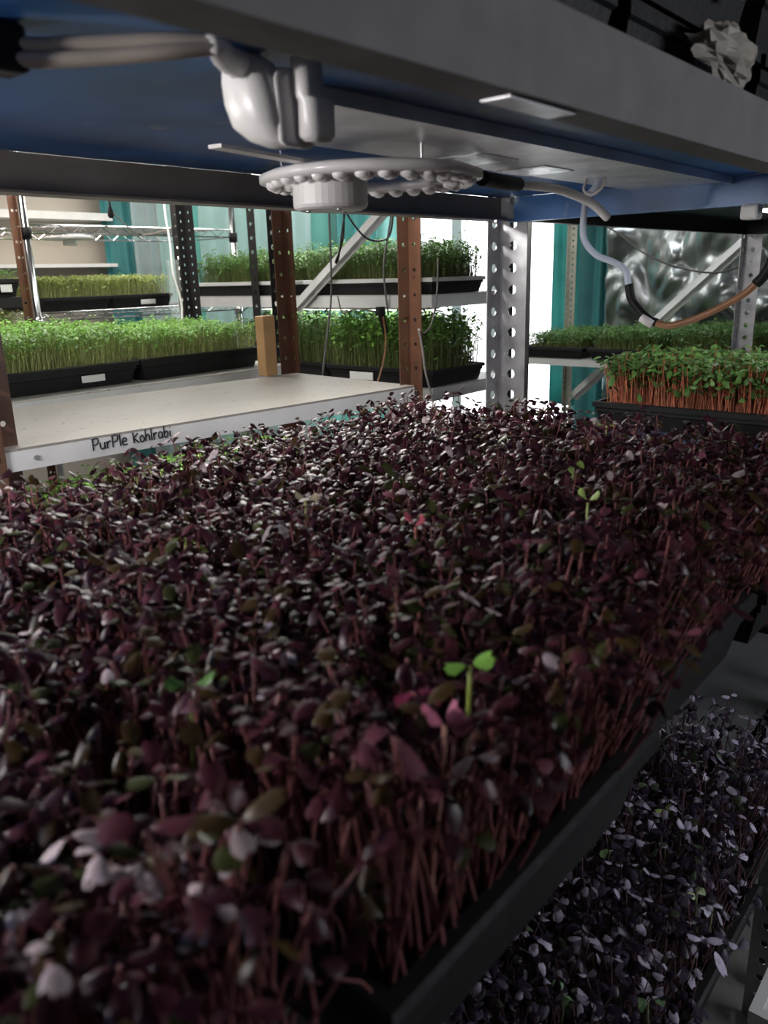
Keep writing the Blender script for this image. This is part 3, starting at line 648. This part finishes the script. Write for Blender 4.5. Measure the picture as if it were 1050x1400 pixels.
# ================================================================== rack A2 in line beyond
R2 = empty('shelving_rack', (2.05, 0.53, FLOOR)); tag(R2, 'dark steel rack beyond the galvanised post holding the red stemmed tray', 'rack')
XB0, XB1 = 1.385, 2.75
post(R2, XB0, DA1, 'black_paint', 1, -1, 0.010, 0.030); post(R2, XB0, DA0, 'black_paint', 1, 1)
post(R2, XB1, DA1, 'galvanised', -1, -1, 0.045, 0.05); post(R2, XB1, DA0, 'black_paint', -1, 1)
shelf(R2, XB0, XB1, DA0, DA1, 0.130, 'navy_paint', 'black_paint', h=0.042, name='upper_deck')
shelf(R2, XB0, XB1, DA0, DA1, -0.355, 'navy_paint', 'black_paint', name='middle_deck')
shelf(R2, XB0, XB1, DA0, DA1, -0.755, 'navy_paint', 'black_paint', name='lower_deck')
tray(1.75, 2.03, 0.28, 0.835, -0.3545, 'black tray with thick rim under the red stemmed microgreens', None, h=0.055, rim_m='black_plastic')
tray(2.05, 2.33, 0.29, 0.845, -0.3545, 'black tray behind the red stemmed one on the dark rack', None, h=0.055)
green_crop(1.765, 2.020, 0.292, 0.812, -0.312, 0.092, 'green microgreens with bright red stems on the dark rack', 0.0068, DGREEN, RSTEM, TB, 0.0011, 11, (0.75, 1.2), hj=0.22)
green_crop(2.058, 2.322, 0.298, 0.812, -0.312, 0.080, 'green microgreens standing behind the red stemmed tray', 0.011, DGREEN, RSTEM, TB, 0.0013, 12, (0.7, 1.2))
led_lamp_later = (1.95, 0.50, 0.100, 0.40, 0.05, 0.55)
tray(1.62, 1.90, 0.285, 0.79, -0.7545, 'black tray of pink stemmed seedlings on the dark lower deck', None)
green_crop(1.628, 1.892, 0.293, 0.78, -0.712, 0.06, 'pink stemmed seedlings on the lower deck of the dark rack', 0.011, DGREEN, ((0.6, 0.3, 0.25), (0.6, 0.3, 0.22)), TG, 0.0013, 13)

# ================================================================== rack B with the lettered white shelf (its own frame)
RB = empty('shelving_rack', (1.392, 1.078, FLOOR), math.radians(-6.3)); RB['local'] = 1
tag(RB, 'brown steel rack with bare white shelf lettered by hand', 'rack')
WB = 0.845
for (x, y, sx) in ((0.012, 0.03, -1), (-WB-0.028, 0.03, 1), (0.012, 0.46, -1), (-WB-0.028, 0.46, 1)):
    post(RB, x, y, 'brown_paint', sx, -1, 0.034, 0.036, pitch=0.0508, hr=0.0045)
L0 = -FLOOR
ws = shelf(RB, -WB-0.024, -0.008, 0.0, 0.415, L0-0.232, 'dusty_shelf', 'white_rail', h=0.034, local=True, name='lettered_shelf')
shelf(RB, -WB-0.024, -0.008, 0.0, 0.415, L0-0.50, 'white_shelf', 'white_rail', h=0.034, local=True, name='lower_shelf')
shelf(RB, -WB-0.024, -0.008, 0.0, 0.415, L0+0.30, 'white_shelf', 'white_rail', h=0.034, local=True, name='upper_shelf')
for x in (-WB+0.02, -0.045):
    bm_ = MB().tube([(x, -0.003, L0-0.250), (x, 0.001, L0-0.250)], 0.0042, 12); obj('bolt', bm_, 'galvanised', RB, local=True)
# PurPle Kohlrabi, drawn with a marker
GLY = {'P': ([[(0.1, 0), (0.12, 1)], [(0.02, 0.95), (0.5, 1.02), (0.62, 0.75), (0.45, 0.5), (0.12, 0.45)]], 0.72),
       'u': ([[(0.05, 0.6), (0.08, 0.15), (0.25, 0), (0.42, 0.15), (0.48, 0.6)], [(0.48, 0.6), (0.5, 0)]], 0.62),
       'r': ([[(0.08, 0.6), (0.1, 0)], [(0.1, 0.35), (0.25, 0.58), (0.42, 0.55)]], 0.5),
       'l': ([[(0.1, 1.05), (0.12, 0)]], 0.26),
       'e': ([[(0.05, 0.32), (0.45, 0.38), (0.38, 0.6), (0.18, 0.6), (0.05, 0.3), (0.18, 0.02), (0.5, 0.05)]], 0.6),
       'K': ([[(0.12, 0), (0.08, 0.95)], [(0.55, 0.85), (0.12, 0.42)], [(0.14, 0.44), (0.6, 0.0)]], 0.68),
       'o': ([[(0.28, 0.6), (0.06, 0.4), (0.12, 0.06), (0.35, 0.02), (0.48, 0.3), (0.28, 0.6)]], 0.56),
       'h': ([[(0.08, 1.05), (0.08, 0)], [(0.08, 0.35), (0.28, 0.58), (0.42, 0.4), (0.44, 0)]], 0.56),
       'a': ([[(0.42, 0.5), (0.2, 0.6), (0.05, 0.3), (0.18, 0.02), (0.4, 0.2), (0.44, 0.58)], [(0.44, 0.58), (0.48, 0.0)]], 0.58),
       'b': ([[(0.08, 1.05), (0.08, 0.02)], [(0.08, 0.35), (0.3, 0.58), (0.46, 0.3), (0.28, 0.0), (0.08, 0.08)]], 0.58),
       'i': ([[(0.1, 0.55), (0.12, 0.0)], [(0.1, 0.8), (0.12, 0.86)]], 0.24)}
cx = 0.0; lt = MB(); S = 0.0185; tw = 0.0
word = 'PurPle Kohlrabi'
tot = sum(0.45 if c == ' ' else GLY[c][1] for c in word); kx = 0.140/(tot*S)
for n_, c in enumerate(word):
    if c == ' ': cx += 0.45; continue
    up = 0.0012*n_*0.4
    for s_ in GLY[c][0]:
        pts = [(-0.738 + (cx+u)*S*kx, -0.0006, L0-0.2605+0.006+v*S+up*0.3) for u, v in s_]
        lt.tube(spline(pts, 4) if len(pts) > 2 else pts, 0.0013, 5)
    cx += GLY[c][1]
obj('lettering', lt, 'ink', ws, local=True)
thing('wooden_block', MB().box((1.338, 1.50, -0.2315), (1.376, 1.53, -0.088)), 'wood', 'pale wooden block standing on the white shelf against a brown post', 'block', bevel=0.002)

def led_lamp(x, y, z, sx, sy, power, col, label, tilt=0.0):
    """a flat lamp panel under a shelf, with its own light"""
    r = empty('shelf_lamp', (x, y, z)); tag(r, label, 'lamp'); r.rotation_euler = (tilt, 0, 0)
    obj('housing', MB().box((-sx/2, -sy/2, 0.003), (sx/2, sy/2, 0.02)), 'white_plastic', r, local=True)
    obj('diffuser', MB().box((-sx/2+0.004, -sy/2+0.004, 0), (sx/2-0.004, sy/2-0.004, 0.003)), 'lamp_glow', r, local=True)
    l = bpy.data.lights.new('lamp_light', 'AREA'); l.shape = 'RECTANGLE'; l.size = sx; l.size_y = sy; l.energy = power; l.color = col
    o = bpy.data.objects.new('lamp_light', l); COL.objects.link(o); o.parent = r; o.location = (0, 0, -0.004)
WARM, COOL, NEUT = (1.0, 0.90, 0.78), (0.92, 0.97, 1.0), (1.0, 0.97, 0.92)
led_lamp(1.02, 1.06, 0.21, 0.60, 0.07, 6.0, NEUT, 'tilted lamp panel before the top shelf over the lettered shelf', math.radians(-52))
led_lamp(*led_lamp_later, NEUT, 'lamp panel under the dark deck over the red stemmed tray')
led_lamp(1.0, 1.33, -0.295, 0.5, 0.06, 0.5, NEUT, 'lamp panel under the lettered shelf')
tray(0.62, 0.94, 1.22, 1.50, -0.4995, 'black tray of cress below the lettered shelf beside the brown post', None, h=0.05)
green_crop(0.628, 0.932, 1.228, 1.492, -0.460, 0.085, 'fine green cress below the lettered shelf', 0.009, GREEN, GSTEM, TG, 0.0009, 21)
tray(0.95, 1.23, 1.17, 1.46, -0.4995, 'black tray of cress below the wooden block end of the lettered shelf', None, h=0.05)
green_crop(0.958, 1.222, 1.178, 1.452, -0.460, 0.10, 'green cress below the far half of the lettered shelf', 0.010, GREEN, GSTEM, TG, 0.0009, 22)

# ================================================================== rack C, cress behind the lettered shelf
RCK = empty('shelving_rack', (1.2, 1.95, FLOOR)); tag(RCK, 'white shelved rack behind the lettered shelf carrying two trays of cress', 'rack')
post(RCK, 1.105, 2.17, 'brown_paint', -1, -1, 0.018, 0.016, pitch=0.0385, hr=0.004)
post(RCK, 1.64, 2.17, 'black_paint', -1, -1, 0.030, 0.045, pitch=0.0254, hr=0.0045)
post(RCK, 1.62, 1.74, 'black_paint', -1, 1, 0.03, 0.03); post(RCK, 0.45, 1.74, 'black_paint', 1, 1, 0.03, 0.03)
shelf(RCK, 0.45, 1.62, 1.685, 2.17, -0.236, 'white_shelf', 'white_rail', name='cress_shelf')
tray(0.70, 1.135, 1.735, 2.14, -0.2355, 'black tray of tall cress with white tag behind the lettered shelf', 'trays of cress behind the lettered shelf', h=0.05, tags=[((0.985, 1.7375, -0.222), (1.045, 1.7405, -0.206))])
tray(1.145, 1.53, 1.735, 2.14, -0.2355, 'black tray of cress ending at the wooden block', 'trays of cress behind the lettered shelf', h=0.05)
green_crop(0.708, 1.127, 1.743, 2.132, -0.195, 0.080, 'tall light green cress behind the left half of the lettered shelf', 0.0072, GREEN, GSTEM, TG, 0.0008, 23, hj=0.2)
green_crop(1.153, 1.522, 1.743, 2.132, -0.195, 0.066, 'light green cress ending at the wooden block', 0.0072, GREEN, GSTEM, TG, 0.0008, 24, hj=0.2)
led_lamp(1.1, 1.95, 0.33, 0.8, 0.12, 5.0, NEUT, 'lamp panel over the cress behind the lettered shelf')

# ================================================================== rack E, long shelves facing the gap
RE = empty('shelving_rack', (2.2, 2.0, FLOOR)); tag(RE, 'black posted rack with white shelves and white diagonal brace', 'rack')
post(RE, 1.95, 1.50, 'black_paint', 1, 1, 0.014, 0.03); post(RE, 1.95, 2.235, 'black_paint', 1, -1, 0.02, 0.038, pitch=0.045, hr=0.0075)
post(RE, 1.95, 2.66, 'black_paint', 1, -1); post(RE, 2.40, 1.45, 'black_paint', -1, 1); post(RE, 2.40, 2.56, 'black_paint', -1, -1)
shelf(RE, 1.955, 2.40, 1.455, 2.60, -0.060, 'white_shelf', 'white_rail', h=0.038, name='upper_shelf')
shelf(RE, 1.955, 2.40, 1.455, 2.60, -0.335, 'white_shelf', 'white_rail', h=0.038, name='lower_shelf')
shelf(RE, 1.955, 2.40, 1.455, 2.60, 0.42, 'white_shelf', 'white_rail', h=0.038, name='top_shelf')
obj('brace', MB().bar((1.945, 2.01, -0.10), (1.945, 1.50, 0.265), 0.042, 0.004, (1, 0, 0)).bar((1.938, 2.016, -0.114), (1.938, 1.506, 0.251), 0.003, 0.018, (1, 0, 0)), 'white_rail', RE)
tray(1.965, 2.245, 1.46, 1.99, -0.0595, 'black tray with pale rim on the upper white shelf beside the brown post', None, h=0.045, rim_m='white_rail')
tray(1.965, 2.245, 2.03, 2.585, -0.0595, 'black tray with pale rim on the upper white shelf behind the brace', None, h=0.045, rim_m='white_rail')
green_crop(1.975, 2.237, 1.468, 1.982, -0.024, 0.085, 'dark green microgreens on the upper white shelf beside the brown post', 0.0064, DGREEN, DSTEM, TG, 0.0009, 31, (0.9, 1.5), edge=0.006, hj=0.34)
green_crop(1.975, 2.237, 2.038, 2.577, -0.024, 0.080, 'dark green microgreens on the upper white shelf behind the brace', 0.0080, DGREEN, DSTEM, TG, 0.0009, 32, (0.9, 1.5), edge=0.006, hj=0.34)
tray(1.965, 2.245, 1.46, 1.90, -0.3345, 'black tray with white tag on the lower white shelf by the cables', None, h=0.05, tags=[((1.9655, 1.70, -0.325), (1.9685, 1.80, -0.300))])
tray(1.985, 2.265, 1.93, 2.42, -0.3345, 'black tray on the lower white shelf behind the cables', None, h=0.05)
green_crop(1.975, 2.237, 1.468, 1.892, -0.294, 0.125, 'leafy green microgreens on the lower white shelf by the cables', 0.0068, GREEN, DSTEM, TG, 0.0009, 33, (1.2, 1.9), edge=0.006, hj=0.34)
green_crop(1.995, 2.257, 1.938, 2.41, -0.294, 0.125, 'green microgreens on the lower white shelf behind the cables', 0.0085, DGREEN, DSTEM, TG, 0.0009, 34, (1.0, 1.7), edge=0.006, hj=0.34)
led_lamp(2.16, 2.0, 0.36, 0.10, 0.9, 4.5, NEUT, 'lamp panel over the upper white shelf of the braced rack')
led_lamp(2.16, 2.0, -0.115, 0.06, 0.8, 1.3, NEUT, 'lamp panel under the upper white shelf of the braced rack')

# ---- cables hanging before rack E
CB = [('grey_cord', 'grey cable hanging straight before the braced rack', [(1.711, 1.62, 0.30), (1.711, 1.62, 0.159), (1.706, 1.62, -0.044), (1.68, 1.62, -0.163), (1.655, 1.62, -0.27)], 0.0032),
      ('dark_cord', 'dark cable hanging in a narrow loop before the brace', [(1.80, 1.62, 0.22), (1.77, 1.62, 0.151), (1.742, 1.62, 0.05), (1.729, 1.62, 0.038), (1.752, 1.62, 0.075), (1.768, 1.62, 0.12), (1.772, 1.62, 0.22)], 0.003),
      ('dark_cord', 'dark cable dipping across the white brace', [(1.76, 1.62, 0.21), (1.794, 1.62, 0.156), (1.861, 1.62, 0.104), (1.93, 1.62, 0.097), (1.975, 1.62, 0.12), (1.997, 1.62, 0.22)], 0.003),
      ('grey_cord', 'grey cable curving down to the lower white shelf', [(1.99, 1.62, 0.25), (1.976, 1.62, 0.157), (1.94, 1.62, 0.032), (1.944, 1.62, -0.052), (1.955, 1.62, -0.12)], 0.0034),
      ('orange_cord', 'brownish cable running down beside the brown post', [(2.02, 1.60, 0.25), (2.005, 1.60, 0.158), (1.99, 1.60, -0.011), (1.985, 1.60, -0.18), (1.99, 1.60, -0.26)], 0.003),
      ('beige_cord', 'pale wire stretched to the black plug before the lower shelf', [(1.721, 1.61, -0.055), (1.733, 1.61, -0.095), (1.745, 1.61, -0.102), (1.80, 1.61, -0.094), (1.89, 1.61, -0.106)], 0.0025),
      ('orange_cord', 'brown cable drooping from the black plug over the leafy tray', [(1.905, 1.60, -0.12), (1.915, 1.60, -0.17), (1.912, 1.60, -0.22), (1.89, 1.60, -0.28), (1.86, 1.60, -0.33)], 0.003)]
for m_, l, p, r in CB: thing('cable', MB().tube(spline(p, 6), r, 6), m_, l, 'cable', 'cables before the braced rack', smooth=True)
thing('cable_plug', MB().box((1.890, 1.598, -0.118), (1.915, 1.615, -0.092)).bar((1.905, 1.607, -0.115), (1.925, 1.607, -0.17), 0.012, 0.014), 'black_plastic', 'small black plug joining wires before the leafy tray', 'plug')
thing('cable', MB().tube(spline([(1.435, 1.05, 0.03), (1.43, 1.05, -0.04), (1.412, 1.05, -0.099), (1.382, 1.05, -0.121), (1.362, 1.05, -0.112)]), 0.0022, 6), 'dark_cord', 'thin dark wire looped around the brown post', 'cable', smooth=True)
thing('cable', MB().tube(spline([(1.36, 1.046, -0.11), (1.371, 1.046, -0.15), (1.382, 1.046, -0.204), (1.407, 1.046, -0.27), (1.41, 1.046, -0.33)]), 0.0026, 6), 'grey_cord', 'grey wire running down the brown post face', 'cable', smooth=True)

# ================================================================== wire rack D at the beige wall
RD = empty('wire_rack', (1.9, 2.9, FLOOR)); tag(RD, 'chrome wire rack standing before the beige wall', 'rack')
DX0, DX1, DY0, DY1 = 1.42, 2.31, 2.74, 3.12
for x in (DX0, DX1):
    for y in (DY0, DY1):
        p = obj('pole', MB().tube([(x, y, FLOOR), (x, y, 0.8)], 0.0125, 14), 'chrome', RD, smooth=True)
        for z in (-0.125, 0.165): obj('collar', MB().tube([(x, y, z-0.018), (x, y, z+0.018)], 0.018, 14), 'chrome' if z < 0 else 'black_plastic', p, smooth=True)
for z in (-0.125, 0.165):
    w = MB()
    for y in (DY0, DY1):
        w.tube([(DX0, y, z), (DX1, y, z)], 0.003, 6); w.tube([(DX0, y, z+0.028), (DX1, y, z+0.028)], 0.003, 6)
        k = 22; pts = [(DX0+(DX1-DX0)*i/k, y, z+(0.028 if i % 2 else 0)) for i in range(k+1)]; w.tube(pts, 0.002, 5)
    for x in (DX0, DX1): w.tube([(x, DY0, z), (x, DY1, z)], 0.003, 6)
    s = obj('wire_shelf', w, 'chrome', RD)
    d = MB()
    for i in range(1, 32): x = DX0+(DX1-DX0)*i/32; d.tube([(x, DY0, z+0.030), (x, DY1, z+0.030)], 0.0016, 4)
    tag(obj('deck_wires', d, 'chrome', s), kind='stuff')
for i, (a, b) in enumerate(((1.45, 1.715), (1.72, 1.985))):
    tray(a, b, 2.745, 3.09, -0.094, ['black tray of pale cress next to the chrome pole', 'black tray of pale cress with white tag on the wire shelf'][i], 'trays on the wire shelf', h=0.045, tags=[((1.84, 2.744, -0.084), (1.905, 2.748, -0.066))] if i else ())
    green_crop(a+0.008, b-0.008, 2.753, 3.08, -0.058, 0.072, ['pale green cress next to the chrome pole', 'pale green cress in the tagged tray on the wire shelf'][i], 0.009, [((0.30, 0.38, 0.10), 0.6), ((0.40, 0.46, 0.16), 0.4)], GSTEM, TG, 0.001, 41+i)
dl = empty('ring_lamp', (1.61, 2.80, 0.150)); tag(dl, 'small pale ring lamp under the chrome wire shelf', 'lamp')
obj('ring_body', MB().lathe((1.61, 2.80, 0.146), [(0.05, 0.0), (0.085, 0.002), (0.09, 0.008), (0.08, 0.014)], 32), 'ring_plate', dl, smooth=True)
obj('driver_box', MB().lathe((1.61, 2.80, 0.130), [(0.022, 0.0), (0.025, 0.003), (0.025, 0.018)], 20), 'white_plastic', dl)
led_lamp(1.75, 2.93, 0.42, 0.6, 0.10, 2.8, WARM, 'lamp panel above the chrome wire shelf')
ck = empty('cord_switch', (1.746, 2.75, 0.24)); tag(ck, 'small black clip hanging above the wire shelf', 'clip')
obj('clip_body', loft((1.746, 2.735, 0.222), [(0, 0.006, 0.005, 0, 0), (0.008, 0.011, 0.008, 0, 0), (0.026, 0.009, 0.008, 0, 0), (0.040, 0.004, 0.004, 0, 0), (0.09, 0.0015, 0.0015, 0, 0)]), 'black_plastic', ck, smooth=True)
obj('cord', MB().tube([(1.75, 2.735, 0.245), (1.81, 2.735, 0.195), (1.865, 2.735, 0.150)], 0.0025, 6), 'grey_cord', ck)
thing('cable', MB().tube(spline([(1.86, 2.72, 0.165), (1.93, 2.72, 0.175), (2.00, 2.70, 0.20), (2.05, 2.68, 0.23)]), 0.003, 6), 'beige_cord', 'pale cord stretched from the wire shelf to the black post', 'cable', smooth=True)
thing('cable', MB().tube(spline([(3.40, 1.60, 0.17), (3.40, 1.535, 0.134), (3.40, 1.43, 0.058), (3.40, 1.279, -0.005), (3.40, 1.115, -0.028), (3.40, 1.00, 0.012)]), 0.004, 6), 'dark_cord', 'thin dark cable sagging across the silver sheet', 'cable', smooth=True)
hs = empty('hanging_plastic', (1.55, 2.10, -0.12)); tag(hs, 'white cord and clear plastic strip hanging down the black post', 'plastic strip')
obj('cord', MB().tube(spline([(1.53, 2.10, 0.32), (1.521, 2.10, 0.203), (1.528, 2.10, 0.111), (1.530, 2.10, 0.018), (1.548, 2.10, -0.06), (1.545, 2.10, -0.12)]), 0.0035, 6), 'white_plastic', hs, smooth=True)
obj('film', sheet((1.525, 2.112), (1.565, 2.108), -0.125, 0.06, 0.006, 2, 21, 20, 16, crumple=0.012), 'clear_film', hs, smooth=True)
# trays glimpsed past the brown post
RH = empty('shelving_rack', (0.95, 2.52, FLOOR)); tag(RH, 'small rack glimpsed past the brown post at the picture side', 'rack')
shelf(RH, 0.72, 1.235, 2.45, 2.85, -0.035, 'black_paint', 'black_paint', h=0.03, name='upper_shelf'); shelf(RH, 0.72, 1.235, 2.45, 2.85, -0.160, 'white_shelf', 'white_rail', h=0.03, name='lower_shelf')
for x in (0.72, 1.10): post(RH, x, 2.87, 'brown_paint', 1, -1)
tray(0.96, 1.232, 2.452, 2.82, -0.0345, 'black tagged tray glimpsed past the brown post', None, h=0.05, tags=[((1.17, 2.4525, -0.02), (1.205, 2.4555, 0.002))])
green_crop(0.968, 1.224, 2.46, 2.81, 0.005, 0.035, 'short dark seedlings in the tray glimpsed past the brown post', 0.011, DGREEN, GSTEM, TG, 0.001, 51)
tray(0.96, 1.232, 2.452, 2.82, -0.1595, 'black tray of pale cress glimpsed past the brown post', None, h=0.02)
green_crop(0.968, 1.224, 2.46, 2.81, -0.143, 0.06, 'pale cress glimpsed low past the brown post', 0.010, [((0.42, 0.46, 0.18), 1.0)], GSTEM, TG, 0.001, 52)

# ================================================================== rack F before the window wall
RF = empty('shelving_rack', (3.2, 1.3, FLOOR)); tag(RF, 'pale slotted rack with three trays before the silver sheet', 'rack')
mat('pale_post', (0.45, 0.43, 0.36), 0.5, metal=0.2)
for x, y, sx, sy in ((3.0, 1.80, 1, -1), (3.46, 1.80, -1, -1), (3.0, 0.62, 1, 1), (3.46, 0.62, -1, 1)): post(RF, x, y, 'pale_post', sx, sy, 0.028, 0.035, pitch=0.0254, hr=0.0045)
shelf(RF, 3.005, 3.455, 0.60, 1.79, -0.345, 'white_shelf', 'white_rail', h=0.03, name='tray_shelf')
shelf(RF, 3.005, 3.455, 0.60, 1.79, 0.40, 'navy_paint', 'black_paint', h=0.03, name='upper_shelf')
obj('brace', MB().bar((3.470, 1.76, -0.575), (3.470, 0.90, 0.222), 0.048, 0.004, (1, 0, 0)).bar((3.460, 1.772, -0.592), (3.460, 0.912, 0.205), 0.003, 0.022, (1, 0, 0)), 'white_rail', RF)
for i, (a, b) in enumerate(((1.485, 1.765), (1.175, 1.460), (0.865, 1.150))):
    tray(2.985, 3.45, a, b, -0.3445, ['black tray of short greens on the pale rack beside the window', 'middle black tray of greens on the pale rack', 'black tray of greens under the drooping brown cord'][i], 'trays on the pale rack', h=0.042)
    green_crop(2.993, 3.44, a+0.016, b-0.016, -0.311, [0.050, 0.066, 0.076][i], ['short greens on the pale rack beside the window', 'greens in the middle tray of the pale rack', 'greens under the drooping brown cord'][i], 0.009, DGREEN, DSTEM, TG, 0.001, 61+i, (0.9, 1.5), edge=0.002, hj=0.25)
led_lamp(3.2, 1.35, 0.34, 0.10, 0.8, 1.6, COOL, 'lamp panel over the three trays of the pale rack')

# ================================================================== curtains and sheets
def curtain(name, mb, m, label, cat='curtain', thick=0.002):
    o = thing(name, mb, m, label, cat, smooth=True)
    s = o.modifiers.new('thickness', 'SOLIDIFY'); s.thickness = thick
    return o
curtain('teal_curtain', sheet((2.06, 3.30), (2.33, 3.30), -1.2, 1.05, 0.02, 2.5, 1), 'teal_dark', 'dark teal curtain hanging at the end of the beige wall')
curtain('plastic_sheet', sheet((2.17, 3.235), (2.50, 3.235), -1.0, 1.05, 0.012, 3, 2, crumple=0.02), 'clear_film', 'clear crinkled plastic sheet over the dark teal curtain', 'plastic sheet', 0.0008)
curtain('teal_curtain', sheet((2.35, 3.30), (3.02, 3.30), -1.2, 1.05, 0.018, 4, 3), 'teal_pale', 'bright aqua curtain behind the chrome rack and black post')
curtain('teal_curtain', sheet((3.05, 3.30), (4.25, 3.30), -1.2, 1.05, 0.015, 5, 4), 'teal_pale', 'bright aqua curtain behind the white brace and cables')
curtain('teal_curtain', sheet((3.45, 3.22), (3.80, 3.22), -0.1, 1.05, 0.012, 2, 6), 'teal_cloth', 'darker teal flap hanging beside the white brace')
curtain('plastic_sheet', sheet((2.55, 3.24), (3.3, 3.24), -1.0, 1.05, 0.012, 4, 7, crumple=0.02), 'clear_film', 'clear plastic sheet over the aqua curtain behind the brown post', 'plastic sheet', 0.0008)
curtain('teal_curtain', sheet((4.22, 2.295), (4.22, 2.05), -0.75, 1.05, 0.02, 1.6, 8), 'teal_cloth', 'narrow teal curtain beside the bright window')
curtain('teal_curtain', sheet((4.15, 2.10), (4.15, 1.60), -1.2, 1.05, 0.025, 2.5, 9), 'teal_dark', 'dark teal curtain between the window and the silver sheet')
curtain('silver_sheet', sheet((3.62, 1.70), (3.62, 0.50), -0.72, 1.05, 0.012, 2, 10, 120, 90, crumple=0.022), 'mylar', 'crumpled silver reflective sheet hung behind the pale rack', 'sheet')

# tub seen under the violet crop
tb = MB(); a0, a1, b0, b1 = 0.80, 1.12, -0.22, 0.145
for e, z in ((0.02, -1.35), (0.0, -0.80)): pass
def shell(x0, x1, y0, y1, z0, z1, ins, t):
    mb = MB(); R = []
    for e, z in ((ins, z0), (0, z1), (t, z1), (ins+t, z0+t)): R += [(x0+e, y0+e, z), (x1-e, y0+e, z), (x1-e, y1-e, z), (x0+e, y1-e, z)]
    fs = [(3, 2, 1, 0)] + [(4*k+j, 4*k+(j+1) % 4, 4*k+4+(j+1) % 4, 4*k+4+j) for k in range(3) for j in range(4)] + [(12, 13, 14, 15)]
    return mb.add(R, fs)
obj('tub_body', shell(a0, a1, b0, b1, FLOOR, -0.80, 0.03, 0.004), 'white_plastic', tub)
rm = MB()
for p, q in (((a0-0.012, b0-0.012), (a1+0.012, b0)), ((a0-0.012, b1), (a1+0.012, b1+0.012)), ((a0-0.012, b0), (a0, b1)), ((a1, b0), (a1+0.012, b1))): rm.box((*p, -0.815), (*q, -0.797))
obj('tub_rim', rm, 'white_plastic', tub)
